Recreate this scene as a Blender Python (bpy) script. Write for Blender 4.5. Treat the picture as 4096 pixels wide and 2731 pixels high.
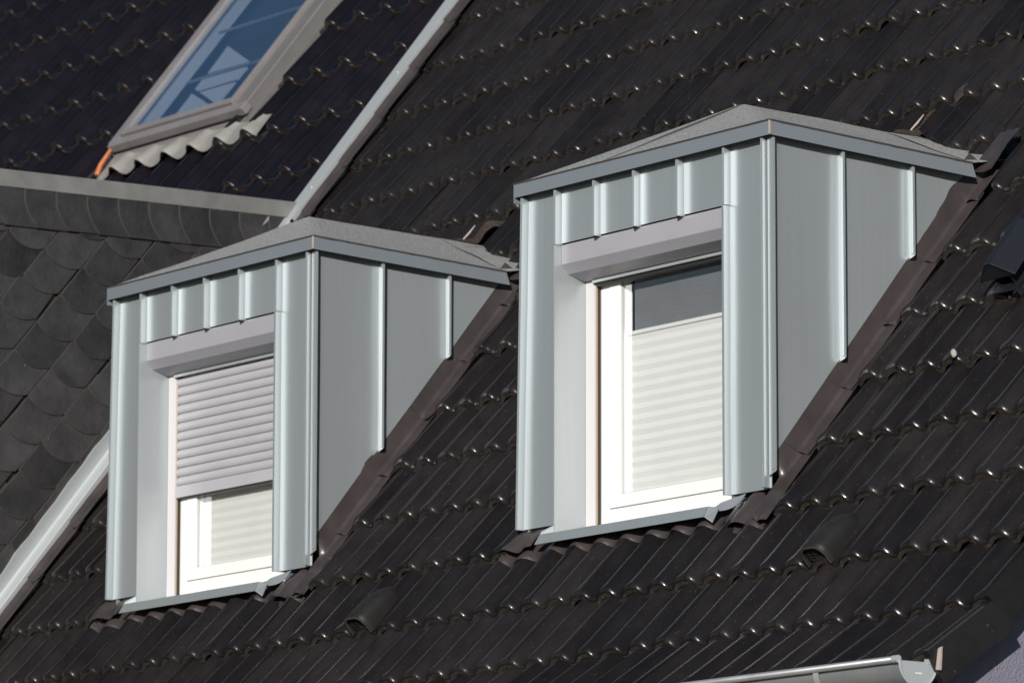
import bpy, bmesh, math, random
from mathutils import Vector, Matrix, noise as mnoise
R = math.radians
random.seed(7)
scene = bpy.context.scene
for o in list(bpy.data.objects): bpy.data.objects.remove(o)
COL = scene.collection

# ------------------------------------------------------------------ camera
ZS = 5.5262189                      # ground is z = 0, the camera stands at eye height
CAM = Vector((16.15881, -12.00932, 1.7))
RV = Vector((0.5943139, 0.8042313, 0.0017431)); UV = Vector((0.1282571, -0.0969191, 0.9869938)); FV = Vector((-0.7939402, 0.5863606, 0.1607487))
cam = bpy.data.cameras.new('camera'); camo = bpy.data.objects.new('camera', cam); COL.objects.link(camo)
m = Matrix((RV, UV, -FV)).transposed().to_4x4(); m.translation = CAM
camo.matrix_world = m
cam.sensor_fit = 'HORIZONTAL'; cam.sensor_width = 36.0; cam.lens = 21684.0 / 4096 * 36
cam.clip_start = 0.5; cam.clip_end = 3000
cam.dof.use_dof = True; cam.dof.focus_distance = 19.2; cam.dof.aperture_fstop = 6.3
scene.camera = camo

# ------------------------------------------------------------------ light
SUN_EL = 14.0
SUN_AZ = 46.5                      # degrees from +X towards -Y
sd = Vector((math.cos(R(SUN_AZ)) * math.cos(R(SUN_EL)), -math.sin(R(SUN_AZ)) * math.cos(R(SUN_EL)), math.sin(R(SUN_EL))))
w = bpy.data.worlds.new('World'); scene.world = w; w.use_nodes = True
nt = w.node_tree; nt.nodes.clear()
sky = nt.nodes.new('ShaderNodeTexSky'); sky.sky_type = 'NISHITA'; sky.sun_disc = False
sky.sun_elevation = R(SUN_EL); sky.sun_rotation = math.atan2(sd.x, sd.y); sky.altitude = 200; sky.air_density = 1.0; sky.dust_density = 0.3; sky.ozone_density = 2.0
bg = nt.nodes.new('ShaderNodeBackground'); bg.inputs['Strength'].default_value = 0.062
wo = nt.nodes.new('ShaderNodeOutputWorld')
nt.links.new(sky.outputs[0], bg.inputs[0]); nt.links.new(bg.outputs[0], wo.inputs[0])
sl = bpy.data.lights.new('sun', 'SUN'); sl.energy = 5.0; sl.angle = R(0.53); sl.color = (1.0, 0.955, 0.895)
slo = bpy.data.objects.new('sun', sl); COL.objects.link(slo); slo.location = (20, -20, 15)
slo.rotation_euler = sd.to_track_quat('Z', 'Y').to_euler()
scene.view_settings.view_transform = 'Standard'; scene.view_settings.look = 'None'
scene.view_settings.gamma = 1; scene.view_settings.use_curve_mapping = False; scene.view_settings.exposure = 0.06

# ------------------------------------------------------------------ materials
MATS = {}
def mat(name, base, rough=0.5, metal=0.0, spec=0.5, var=None, vscale=6.0, rvar=0.0, bump=0.0, bscale=60.0, stretch=(1, 1, 1),
        coat=0.0, coat_rough=0.1, speck=None, speck_scale=70.0, speck_amt=0.1, island=0.0):
    mt = bpy.data.materials.new(name); mt.use_nodes = True
    t = mt.node_tree; b = t.nodes['Principled BSDF']; L = t.links
    b.inputs['Roughness'].default_value = rough; b.inputs['Metallic'].default_value = metal
    b.inputs['Specular IOR Level'].default_value = spec
    b.inputs['Coat Weight'].default_value = coat; b.inputs['Coat Roughness'].default_value = coat_rough
    tc = t.nodes.new('ShaderNodeTexCoord'); oi = t.nodes.new('ShaderNodeObjectInfo')
    add = t.nodes.new('ShaderNodeVectorMath'); add.operation = 'ADD'
    sc = t.nodes.new('ShaderNodeVectorMath'); sc.operation = 'SCALE'; sc.inputs[0].default_value = (37, 91, 53)
    L.new(oi.outputs['Random'], sc.inputs['Scale'])
    mp = t.nodes.new('ShaderNodeMapping'); mp.inputs['Scale'].default_value = stretch
    L.new(tc.outputs['Object'], mp.inputs['Vector'])
    L.new(mp.outputs[0], add.inputs[0]); L.new(sc.outputs[0], add.inputs[1])
    col = None
    if var is not None:
        n1 = t.nodes.new('ShaderNodeTexNoise'); n1.inputs['Scale'].default_value = vscale; n1.inputs['Detail'].default_value = 6; n1.inputs['Roughness'].default_value = 0.62
        L.new(add.outputs[0], n1.inputs['Vector'])
        rp = t.nodes.new('ShaderNodeValToRGB'); rp.color_ramp.elements[0].position = 0.32; rp.color_ramp.elements[1].position = 0.68
        rp.color_ramp.elements[0].color = (*base, 1); rp.color_ramp.elements[1].color = (*var, 1)
        L.new(n1.outputs['Fac'], rp.inputs[0]); col = rp.outputs[0]
        if rvar:
            mr = t.nodes.new('ShaderNodeMapRange'); mr.inputs['To Min'].default_value = rough - rvar; mr.inputs['To Max'].default_value = rough + rvar
            mr.inputs['From Min'].default_value = 0.3; mr.inputs['From Max'].default_value = 0.7
            L.new(n1.outputs['Fac'], mr.inputs['Value']); L.new(mr.outputs[0], b.inputs['Roughness'])
    else:
        b.inputs['Base Color'].default_value = (*base, 1)
    if speck is not None:
        vo = t.nodes.new('ShaderNodeTexNoise'); vo.inputs['Scale'].default_value = speck_scale; vo.inputs['Detail'].default_value = 3
        L.new(add.outputs[0], vo.inputs['Vector'])
        r2 = t.nodes.new('ShaderNodeValToRGB'); r2.color_ramp.elements[0].position = 0.70 - speck_amt; r2.color_ramp.elements[1].position = 0.80 - speck_amt * 0.5
        L.new(vo.outputs['Fac'], r2.inputs[0])
        mx = t.nodes.new('ShaderNodeMix'); mx.data_type = 'RGBA'; mx.inputs['B'].default_value = (*speck, 1)
        if col is not None: L.new(col, mx.inputs['A'])
        else: mx.inputs['A'].default_value = (*base, 1)
        L.new(r2.outputs[0], mx.inputs['Factor']); col = mx.outputs['Result']
    if island and col is not None:
        hv = t.nodes.new('ShaderNodeHueSaturation')
        mr2 = t.nodes.new('ShaderNodeMapRange'); mr2.inputs['To Min'].default_value = 1 - island; mr2.inputs['To Max'].default_value = 1 + island
        L.new(oi.outputs['Random'], mr2.inputs['Value']); L.new(mr2.outputs[0], hv.inputs['Value']); L.new(col, hv.inputs['Color']); col = hv.outputs[0]
    if col is not None: L.new(col, b.inputs['Base Color'])
    if bump:
        n2 = t.nodes.new('ShaderNodeTexNoise'); n2.inputs['Scale'].default_value = bscale; n2.inputs['Detail'].default_value = 5
        L.new(add.outputs[0], n2.inputs['Vector'])
        bp = t.nodes.new('ShaderNodeBump'); bp.inputs['Strength'].default_value = bump; bp.inputs['Distance'].default_value = 0.01
        L.new(n2.outputs['Fac'], bp.inputs['Height']); L.new(bp.outputs[0], b.inputs['Normal'])
    MATS[name] = mt
    return mt
mat('tile', (0.0092, 0.0079, 0.0080), 0.215, spec=0.40, var=(0.0155, 0.0132, 0.0130), vscale=9, rvar=0.04, stretch=(2.2, 0.7, 1), bump=0.03, bscale=140, speck=(0.085, 0.07, 0.056), speck_scale=95, speck_amt=0.02, island=0.30)
mat('tile_edge', (0.026, 0.0195, 0.0172), 0.75, var=(0.066, 0.050, 0.043), vscale=26, bump=0.4, bscale=120, speck=(0.26, 0.20, 0.15), speck_scale=60, speck_amt=0.06)
mat('glazed_tile', (0.0045, 0.0033, 0.0042), 0.20, spec=0.8, var=(0.0075, 0.005, 0.006), vscale=7, rvar=0.04, bump=0.05, bscale=40, speck=(0.16, 0.03, 0.015), speck_scale=40, speck_amt=-0.06, island=0.2)
mat('glazed_edge', (0.028, 0.020, 0.016), 0.45, var=(0.055, 0.039, 0.030), vscale=20, bump=0.2)
mat('zinc', (0.370, 0.402, 0.420), 0.38, metal=0.50, var=(0.348, 0.381, 0.402), vscale=3.0, rvar=0.02, stretch=(14, 14, 0.35), bump=0.02, bscale=5)
mat('zinc_trim', (0.27, 0.30, 0.335), 0.45, metal=0.45, var=(0.245, 0.275, 0.31), vscale=4.0, rvar=0.04, bump=0.03, bscale=8)
mat('zinc_pale', (0.52, 0.55, 0.56), 0.45, metal=0.5, var=(0.46, 0.49, 0.50), vscale=5.0, rvar=0.06, bump=0.04, bscale=14)
mat('lit_reveal_zinc', (0.385, 0.418, 0.435), 0.42, metal=0.5, var=(0.365, 0.398, 0.417), vscale=3, rvar=0.02, stretch=(8, 8, 0.4))  # copy of the zinc, lightened for sun bounced into the left reveal
mat('sky_flash', (0.12, 0.114, 0.113), 0.5, var=(0.14, 0.133, 0.131), vscale=9)
mat('zinc_weathered', (0.17, 0.17, 0.165), 0.55, metal=0.3, var=(0.22, 0.22, 0.215), vscale=7.0, rvar=0.05, bump=0.05, bscale=30)
mat('felt', (0.15, 0.155, 0.15), 0.8, var=(0.43, 0.435, 0.425), vscale=110, bump=1.0, bscale=95, speck=(0.60, 0.60, 0.58), speck_scale=80, speck_amt=0.10)
mat('felt_edge', (0.04, 0.036, 0.034), 0.8)
mat('lead', (0.036, 0.0295, 0.0295), 0.34, spec=0.6, var=(0.050, 0.041, 0.041), vscale=8, rvar=0.06, bump=0.12, bscale=30)
mat('lilac_paint', (0.315, 0.31, 0.345), 0.38, var=(0.335, 0.33, 0.365), vscale=4, bump=0.01)
mat('rail_paint', (0.56, 0.54, 0.55), 0.35)
mat('slat_paint', (0.39, 0.385, 0.41), 0.33, var=(0.42, 0.415, 0.44), vscale=5)
mat('pvc', (0.80, 0.79, 0.77), 0.30)
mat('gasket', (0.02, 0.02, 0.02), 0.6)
mat('spacer', (0.40, 0.41, 0.41), 0.4)
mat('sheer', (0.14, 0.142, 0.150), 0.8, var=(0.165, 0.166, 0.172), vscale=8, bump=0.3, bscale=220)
mat('brass', (0.32, 0.23, 0.14), 0.5)
mat('curtain', (0.30, 0.28, 0.25), 0.9)
mat('blind', (0.74, 0.735, 0.71), 0.85, var=(0.78, 0.775, 0.75), vscale=5, bump=0.1, bscale=200)
mat('interior', (0.55, 0.53, 0.51), 0.9)
mat('interior_white', (0.74, 0.75, 0.76), 0.8)
mat('slate', (0.023, 0.0225, 0.0235), 0.50, var=(0.039, 0.038, 0.0395), vscale=7, rvar=0.08, bump=0.25, bscale=45, speck=(0.10, 0.095, 0.09), speck_scale=50, speck_amt=-0.02, island=0.3)
mat('slate_edge', (0.036, 0.031, 0.028), 0.8)
mat('stucco', (0.165, 0.16, 0.215), 0.9, var=(0.19, 0.185, 0.24), vscale=30, bump=0.8, bscale=140)
mat('dark_plastic', (0.011, 0.0105, 0.0105), 0.55, spec=0.3, var=(0.016, 0.0155, 0.0155), vscale=20, bump=0.1, bscale=150)
mat('dark_metal', (0.012, 0.013, 0.018), 0.30, spec=0.6)
mat('sky_frame', (0.17, 0.158, 0.162), 0.42, var=(0.20, 0.187, 0.19), vscale=8)
mat('grey_lead', (0.18, 0.174, 0.163), 0.5, var=(0.25, 0.242, 0.227), vscale=12, bump=0.15, bscale=40)
mat('terracotta', (0.42, 0.12, 0.05), 0.8, var=(0.5, 0.18, 0.08), vscale=40, bump=0.3)
mat('mortar', (0.34, 0.29, 0.26), 0.9, bump=0.3)
mat('deck', (0.02, 0.018, 0.016), 0.9)
mat('ground', (0.07, 0.075, 0.06), 0.95, var=(0.11, 0.11, 0.09), vscale=0.4)
mat('gutter_zinc', (0.25, 0.265, 0.275), 0.38, metal=0.5, var=(0.31, 0.32, 0.325), vscale=6, rvar=0.05)
mat('cap_grey', (0.30, 0.325, 0.345), 0.42, var=(0.33, 0.355, 0.375), vscale=10)
def glass(name, tint, refl, gtint=(1, 1, 1)):
    mt = bpy.data.materials.new(name); mt.use_nodes = True; t = mt.node_tree; t.nodes.clear(); L = t.links
    o = t.nodes.new('ShaderNodeOutputMaterial'); tr = t.nodes.new('ShaderNodeBsdfTransparent'); tr.inputs[0].default_value = (*tint, 1)
    g = t.nodes.new('ShaderNodeBsdfGlossy'); g.inputs['Roughness'].default_value = 0.012; g.inputs['Color'].default_value = (*gtint, 1)
    fr = t.nodes.new('ShaderNodeLayerWeight'); fr.inputs['Blend'].default_value = 0.5
    pw = t.nodes.new('ShaderNodeMath'); pw.operation = 'POWER'; pw.inputs[1].default_value = 3.0
    mu = t.nodes.new('ShaderNodeMath'); mu.operation = 'MULTIPLY_ADD'; mu.inputs[1].default_value = refl; mu.inputs[2].default_value = 0.11; mu.use_clamp = True
    L.new(fr.outputs['Facing'], pw.inputs[0])
    mx = t.nodes.new('ShaderNodeMixShader')
    L.new(pw.outputs[0], mu.inputs[0]); L.new(mu.outputs[0], mx.inputs[0]); L.new(tr.outputs[0], mx.inputs[1]); L.new(g.outputs[0], mx.inputs[2]); L.new(mx.outputs[0], o.inputs[0])
    MATS[name] = mt
glass('glass', (0.93, 0.94, 0.94), 0.9)
glass('sky_glass', (0.70, 0.76, 0.84), 1.7, (0.78, 0.90, 1.0))

# ------------------------------------------------------------------ helpers
def prop(o, label=None, cat=None, group=None, kind=None):
    if label: o['label'] = label
    if cat: o['category'] = cat
    if group: o['group'] = group
    if kind: o['kind'] = kind
    return o
def empty(name, loc, rot=(0, 0, 0)):
    o = bpy.data.objects.new(name, None); COL.objects.link(o); o.location = loc; o.rotation_euler = rot; o.empty_display_size = 0.2
    return o
def link(name, me, parent=None, mx=None):
    o = bpy.data.objects.new(name, me); COL.objects.link(o)
    if parent is not None: o.parent = parent
    if mx is not None: o.matrix_local = mx
    return o
class MB:
    def __init__(s, *mats): s.v = []; s.f = []; s.mi = []; s.mats = mats; s.sm = False
    def add(s, vs, fs, mi=0):
        k = len(s.v); s.v += [tuple(q) for q in vs]; s.f += [tuple(k + i for i in f) for f in fs]; s.mi += [mi] * len(fs); return s
    def box(s, x0, x1, y0, y1, z0, z1, mi=0):
        return s.hexa([(x0, y0, z0), (x1, y0, z0), (x1, y1, z0), (x0, y1, z0)], [(x0, y0, z1), (x1, y0, z1), (x1, y1, z1), (x0, y1, z1)], mi)
    def hexa(s, a, b, mi=0):            # two matching loops
        n = len(a)
        return s.add(list(a) + list(b), [tuple(reversed(range(n))), tuple(range(n, 2 * n))] + [(i, (i + 1) % n, n + (i + 1) % n, n + i) for i in range(n)], mi)
    def grid(s, P, mi=0, flip=False):   # P[i][j] points
        ni, nj = len(P), len(P[0]); fs = []
        for i in range(ni - 1):
            for j in range(nj - 1):
                q = (i * nj + j, (i + 1) * nj + j, (i + 1) * nj + j + 1, i * nj + j + 1)
                fs.append(q[::-1] if flip else q)
        return s.add([p for row in P for p in row], fs, mi)
    def prism(s, prof, axis, a, b, mi=0):   # 2-D profile swept along an axis
        def pt(q, t): return {'x': (t, q[0], q[1]), 'y': (q[0], t, q[1]), 'z': (q[0], q[1], t)}[axis]
        return s.hexa([pt(q, a) for q in prof], [pt(q, b) for q in prof], mi)
    def tube(s, pts, r, n=10, mi=0):
        rings = []
        for i, p in enumerate(pts):
            p = Vector(p); d = (Vector(pts[min(i + 1, len(pts) - 1)]) - Vector(pts[max(i - 1, 0)])).normalized()
            a = d.cross(Vector((0, 0, 1)));
            if a.length < 0.1: a = d.cross(Vector((0, 1, 0)))
            a.normalize(); b = d.cross(a)
            rr = r[i] if isinstance(r, (list, tuple)) else r
            rings.append([p + (a * math.cos(2 * math.pi * k / n) + b * math.sin(2 * math.pi * k / n)) * rr for k in range(n)])
        k0 = len(s.v)
        for ring in rings: s.v += [tuple(q) for q in ring]
        for i in range(len(rings) - 1):
            for k in range(n):
                s.f.append((k0 + i * n + k, k0 + i * n + (k + 1) % n, k0 + (i + 1) * n + (k + 1) % n, k0 + (i + 1) * n + k)); s.mi.append(mi)
        s.f.append(tuple(k0 + k for k in reversed(range(n)))); s.f.append(tuple(k0 + (len(rings) - 1) * n + k for k in range(n))); s.mi += [mi, mi]
        return s
    def mesh(s, name, tf=None, bevel=0.0, smooth=False, weld=True):
        bm = bmesh.new()
        vs = [bm.verts.new(tf(Vector(q)) if tf else q) for q in s.v]
        for f, mi in zip(s.f, s.mi):
            try: fc = bm.faces.new([vs[i] for i in f]); fc.material_index = mi; fc.smooth = smooth
            except ValueError: pass
        if weld and smooth: bmesh.ops.remove_doubles(bm, verts=bm.verts, dist=1e-6)
        if s.mats[0] not in ('glass', 'sky_glass'): bmesh.ops.recalc_face_normals(bm, faces=bm.faces)
        if bevel:
            es = [e for e in bm.edges if len(e.link_faces) == 2 and e.calc_face_angle(0) > R(30)]
            bmesh.ops.bevel(bm, geom=es, offset=bevel, segments=2, profile=0.6, affect='EDGES', clamp_overlap=True)
        me = bpy.data.meshes.new(name); bm.to_mesh(me); bm.free()
        for x in s.mats: me.materials.append(MATS[x])
        return me
    def build(s, name, parent=None, tf=None, bevel=0.0, smooth=False):
        return link(name, s.mesh(name, tf, bevel, smooth), parent)

# ------------------------------------------------------------------ ground and house bodies
g = MB('ground'); g.add([(-600, -600, 0), (600, -600, 0), (600, 600, 0), (-600, 600, 0)], [(0, 1, 2, 3)])
prop(g.build('ground'), 'flat grey green ground around the houses', None, None, 'structure')

SL = 0.8970289                       # roof pitch (51.4 degrees)
EX = 0.3172653                       # visible tile length
U0 = 1.7424175
P0 = Vector((0, 0, ZS - 1.1066745))
nR = Vector((0, -math.sin(SL), math.cos(SL))); sR = Vector((0, math.cos(SL), math.sin(SL)))
XL = U0 - 5.27; XV = U0 + 1.50       # party line and right verge
ROW_TOP = -14
house = empty('house', (0, 0.9, 0)); prop(house, 'low house with steep roof of dark wavy concrete tiles', 'house')
hin = Vector((0, 0.9, 0))
def wall_tf(q): return q - hin
ZE = ZS - 2.16
yr = -ROW_TOP * EX * math.cos(SL); zr = P0.z - ROW_TOP * EX * math.sin(SL)
b = MB('stucco')
# gable wall polygon following the roof underside (eaves kick included)
gp = [(-0.70, 0), (-0.70, ZE + 0.0), (-0.58, ZS - 1.99), (0, P0.z - 0.16), (yr, zr - 0.16), (2 * yr + 0.7, ZE), (2 * yr + 0.7, 0)]
b.prism(gp, 'x', XV - 0.34, XV - 0.10)
b.build('gable_wall', house, wall_tf)
b = MB('stucco'); b.box(XL, XV - 0.345, -0.70, -0.46, 0, ZE); b.build('front_wall', house, wall_tf)
# roof deck : boards below the tiles, both slopes
deck = MB('deck')
def deck_pt(x, s, h): return (x, s, h)
fA = 0.1616; wd_ = 1.4361; sp_ = 2.8432                # dormer openings in the deck
deck.box(XL, XV - 0.03, -2.7 * EX, -0.36, -0.16, -0.125); deck.box(XL, XV - 0.03, 1.50, -ROW_TOP * EX, -0.16, -0.125)
for xa_, xb_ in ((XL, fA - sp_), (fA - sp_ + wd_, fA), (fA + wd_, XV - 0.03)): deck.box(xa_, xb_, -0.3599, 1.4999, -0.16, -0.125)
roof = deck.build('roof', house); roof.location = P0 - hin; roof.rotation_euler = (SL, 0, 0)
back = MB('tile'); back.add([(XL, yr, zr - 0.05), (XV, yr, zr - 0.05), (XV, 2 * yr + 0.9, ZE - 0.1), (XL, 2 * yr + 0.9, ZE - 0.1)], [(0, 1, 2, 3)])
back.build('rear_roof_slope', house, wall_tf)

# ------------------------------------------------------------------ dormer frame (needed to cut tiles)
K = 0.990
CAMF = CAM.copy()
W = 1.4506
SP = 2.8719
def dorm_world(q, ox):   # dormer drawing coordinates -> world
    v = Vector((q[0] + ox, q[1], q[2] + ZS)); return CAMF + (v - CAMF) * K
def to_roof(v): d = v - P0; return Vector((d.x, d.dot(sR), d.dot(nR)))

# ------------------------------------------------------------------ concrete tile
def hprof(x, A=0.034, lipk=0.0):
    """wave height below the crest; lipk blends to the steeper flank of the rounded lower lip"""
    def wave(asym, k):
        ph = 2 * math.pi * x / 0.15; ph += asym * (1 - math.cos(ph)); return 0.5 + 0.5 * math.tanh(k * math.cos(ph)) / math.tanh(k)
    steep = wave(0.40 if (x % 0.30) < 0.15 else 0.56, 1.2)
    return A * ((1 - lipk) * wave(0.22, 0.75) + lipk * steep - 1)
def tile_builder(x0, x1, L=0.395, lip=True, left_step=True, verge=False, nx=40):
    t = 0.034; rr = 0.017
    xs = []
    n = max(6, int(round((x1 - x0) / 0.30 * nx)))
    xs = [x0 + (x1 - x0) * i / n for i in range(n + 1)]
    if left_step: xs = sorted(set([x for x in xs if x - x0 > 0.015] + [x0, x0 + 0.012, x0 + 0.0125]))
    if lip: xs += [x1 + 0.006, x1 + 0.012]
    ys = [(0.0, -rr), (0.0012, -rr * 0.70), (0.0045, -rr * 0.46), (0.009, -rr * 0.25), (0.0145, -rr * 0.09), (0.021, -rr * 0.02), (0.028, 0.0), (0.05, 0.0), (0.085, 0.0), (L, 0.0)]
    mb = MB('tile', 'tile_edge'); top = []
    def zt(x, y=0.0):
        z = hprof(x, 0.034, max(0.0, min(1.0, (0.075 - y) / 0.055)))
        if left_step and x <= x0 + 0.0121: z -= 0.005
        return z
    for x in xs: top.append([(x, y, zt(x, y) + dz) for y, dz in ys])
    mb.grid(top, 0)
    def zb(x):
        if lip and x > x1 + 0.001: return hprof(x, 0.034, 1.0) - 0.0045
        return hprof(x, 0.034, 1.0) - t
    bot = [[(x, 0.003, min(zb(x), zt(x) - 0.030) if not (lip and x > x1 + 0.001) else zt(x) - 0.016), (x, L, zb(x) - 0.0)] for x in xs]
    mb.grid(bot, 1, True)
    ft = [[top[i][0], bot[i][0]] for i in range(len(xs))]; mb.grid(ft, 1, True)
    bk = [[top[i][-1], bot[i][1]] for i in range(len(xs))]; mb.grid(bk, 1)
    for i, fl in ((0, True), (-1, False)):
        mb.add(list(top[i]) + [bot[i][1], bot[i][0]], [tuple(range(len(ys) + 2)) if fl else tuple(reversed(range(len(ys) + 2)))], 0)
    if verge:
        xo = x1
        mb.hexa([(xo - 0.010, 0.0, -0.128), (xo + 0.014, 0.0, -0.128), (xo + 0.014, L - 0.03, -0.128), (xo - 0.010, L - 0.03, -0.128)],
                [(xo - 0.010, 0.0, -0.004), (xo + 0.014, 0.0, -0.006), (xo + 0.014, L - 0.03, -0.006), (xo - 0.010, L - 0.03, -0.004)], 0)
    return mb
def smooth_tile(me):
    for p in me.polygons: p.use_smooth = True
def tile_mesh(name, **k):
    mb = tile_builder(**k)
    bm = bmesh.new()
    vs = [bm.verts.new(q) for q in mb.v]
    for f, mi in zip(mb.f, mb.mi):
        try: fc = bm.faces.new([vs[i] for i in f]); fc.material_index = mi; fc.smooth = (mi == 0)
        except ValueError: pass
    bmesh.ops.remove_doubles(bm, verts=bm.verts, dist=1e-6)
    bmesh.ops.recalc_face_normals(bm, faces=bm.faces)
    for e in bm.edges:
        if len(e.link_faces) == 2 and (e.link_faces[0].material_index != e.link_faces[1].material_index or e.calc_face_angle(0) > R(50)): e.smooth = False
    me = bpy.data.meshes.new(name); bm.to_mesh(me); bm.free()
    for x in mb.mats: me.materials.append(MATS[x])
    return me
T_FULL = tile_mesh('tile', x0=0.0, x1=0.30)
T_HALF = tile_mesh('half_tile', x0=0.0, x1=0.15)
T_VERGE = tile_mesh('verge_tile', x0=0.0, x1=0.32, lip=False, verge=True)
DEL = math.asin(0.033 / EX)
rows = {}
for r in range(ROW_TOP, 3): rows[r] = (-r * EX, 0.0, -DEL)
d3 = R(49.5) - SL; rows[3] = (rows[2][0] - EX * math.cos(d3), -EX * math.sin(d3), d3 - DEL)
d4 = R(38.0) - SL; rows[4] = (rows[3][0] - EX * math.cos(d4), rows[3][1] - EX * math.sin(d4), d4 - DEL * 0.8)

# dormer footprints in roof coordinates: (x range, s range) and cut lines
foot = []
for ox in (0.0, -SP):
    a = to_roof(dorm_world((0, 0, -1.26), ox)); bq = to_roof(dorm_world((W, 0, -1.26), ox))
    foot.append((a.x, bq.x))
CUT0 = (0.869, 5.69 * EX); CUT1 = (1.297, 4.91 * EX)      # sloping tile cut along the valley, first dormer
cut_dir = Vector((CUT1[0] - CUT0[0], CUT1[1] - CUT0[1], 0)).normalized()
cut_n = Vector((-cut_dir.y, cut_dir.x, 0))                # points up the roof
tiles = []    # (mesh key, matrix, cut planes)
def classify(x, w, r):
    """returns None to drop, or list of cut planes (point, normal kept side)"""
    xc0, xc1 = x, x + w
    s0 = rows[r][0]; s1 = s0 + EX
    cuts = []
    for i, (fa, fb) in enumerate(foot):
        fl, fr = fa - 0.06, fb + 0.052
        if xc1 <= fl or xc0 >= fr: continue
        off = 0.0 if i == 0 else -SP * K
        mid = fa + (fb - fa) / 2
        top_s = CUT1[1] + 0.02
        if s0 < -1.02 * EX: continue                       # below the front
        if s0 > 6.3 * EX: continue
        if s1 < top_s - 0.1:                               # beside the cheeks
            if xc0 >= fl and xc1 <= fr: return None
            if xc1 > fr: cuts.append((Vector((fr, 0, 0)), Vector((1, 0, 0))))
            elif xc0 < fl: cuts.append((Vector((fl, 0, 0)), Vector((-1, 0, 0))))
        else:                                              # behind the dormer roof: sloping cuts
            if xc0 >= mid - 0.02:
                p = Vector((CUT0[0] + off, CUT0[1], 0)); nn = cut_n
                corners = [Vector((xx, ss, 0)) for xx in (xc0, xc1) for ss in (s0, s1 + 0.07)]
                k = [(c - p).dot(nn) > 0 for c in corners]
                if not any(k): 
                    if xc1 > fr + 0.02: cuts.append((Vector((fr - 0.05, 0, 0)), Vector((1, 0, 0)))); continue
                    return None
                if not all(k):
                    if xc0 > fr - 0.2: continue
                    cuts.append((p, nn))
            else:
                p = Vector((2 * mid - CUT0[0] - off, CUT0[1], 0)); nn = Vector((-cut_n.x, cut_n.y, 0))
                corners = [Vector((xx, ss, 0)) for xx in (xc0, xc1) for ss in (s0, s1 + 0.07)]
                k = [(c - p).dot(nn) > 0 for c in corners]
                if not any(k): return None
                if not all(k): cuts.append((p, nn))
    return cuts
VENTS = {(2, 0.28), (2, -2.42)}
for r in range(ROW_TOP, 5):
    seq = []
    if r % 2:
        k = -17
        while -0.17 + 0.3 * k < 0.70: seq.append((-0.17 + 0.3 * k, 0.30, 'f')); k += 1
        seq.append((0.73, 0.15, 'h'))
    else:
        seq.append((-5.27, 0.15, 'h')); k = -17
        while -0.02 + 0.3 * k < 0.85: seq.append((-0.02 + 0.3 * k, 0.30, 'f')); k += 1
    seq += [(0.88, 0.30, 'f'), (1.18, 0.32, 'v')]
    for u, ww, kind in seq:
        x = U0 + u
        if kind == 'f' and any(r == vr and abs(u - vu) < 0.05 for vr, vu in VENTS): continue
        cuts = classify(x, ww, r)
        if cuts is None: continue
        s0, h0, an = rows[r]
        jx, jy, ja, jz = random.gauss(0, 0.0012), random.gauss(0, 0.0022), random.gauss(0, R(0.22)), random.gauss(0, R(0.25))
        M = Matrix.Translation((x + jx, s0 + jy, h0 + random.gauss(0, 0.0008))) @ Matrix.Rotation(an + ja, 4, 'X') @ Matrix.Rotation(jz, 4, 'Z') @ Matrix.Rotation(random.gauss(0, R(0.7)), 4, 'Y')
        tiles.append((kind, M, cuts, x + ww / 2, s0))
def in_view(p, mar=0.02):
    d = p - CAM; z = d.dot(FV); px = d.dot(RV) / z * 21684 / 4096; py = d.dot(UV) / z * 21684 / 4096
    return abs(px) < 0.5 + mar and abs(py) < 0.3334 + mar
def roof_to_world(q): return P0 + Vector((q[0], 0, 0)) + sR * q[1] + nR * q[2]
cand = []
for i, tl in enumerate(tiles):
    c = roof_to_world(tl[1] @ Vector((0.15 if tl[0] != 'h' else 0.075, 0.16, 0)))
    cand.append(((0 if in_view(c) else 1, (c - CAM).length), i))
cand.sort(); keep = set(i for k_, i in cand[:300] if k_[0] == 0)
KM = {'f': T_FULL, 'h': T_HALF, 'v': T_VERGE}
rest = bmesh.new()
def cut_mesh(me, M, cuts, name):
    bm = bmesh.new(); bm.from_mesh(me)
    bmesh.ops.transform(bm, matrix=M, verts=bm.verts)
    for p, nn in cuts:
        res = bmesh.ops.bisect_plane(bm, geom=bm.verts[:] + bm.edges[:] + bm.faces[:], plane_co=p, plane_no=nn, clear_inner=True)
        es = [e for e in res['geom_cut'] if isinstance(e, bmesh.types.BMEdge)]
        if es:
            fr_ = bmesh.ops.edgenet_fill(bm, edges=es)
            for f in fr_['faces']: f.material_index = 1
    if not bm.faces: bm.free(); return None
    bmesh.ops.transform(bm, matrix=M.inverted(), verts=bm.verts)
    m2 = bpy.data.meshes.new(name); bm.to_mesh(m2); bm.free()
    for mm in me.materials: m2.materials.append(mm)
    return m2
NM = {'f': 'tile', 'h': 'half_tile', 'v': 'verge_tile'}
for i, (kind, M, cuts, xm, s0) in enumerate(tiles):
    me = KM[kind]
    if cuts:
        me = cut_mesh(me, M, cuts, 'cut_tile')
        if me is None: continue
    if i in keep: link(NM[kind], me, roof, M)
    else:
        tmp = me.copy(); tmp.transform(M); rest.from_mesh(tmp); bpy.data.meshes.remove(tmp)
rme = bpy.data.meshes.new('far_tiles'); rest.to_mesh(rme); rest.free(); rme.materials.append(MATS['tile']); rme.materials.append(MATS['tile_edge'])
prop(link('far_tiles', rme, roof), None, None, None, 'stuff')

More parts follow.
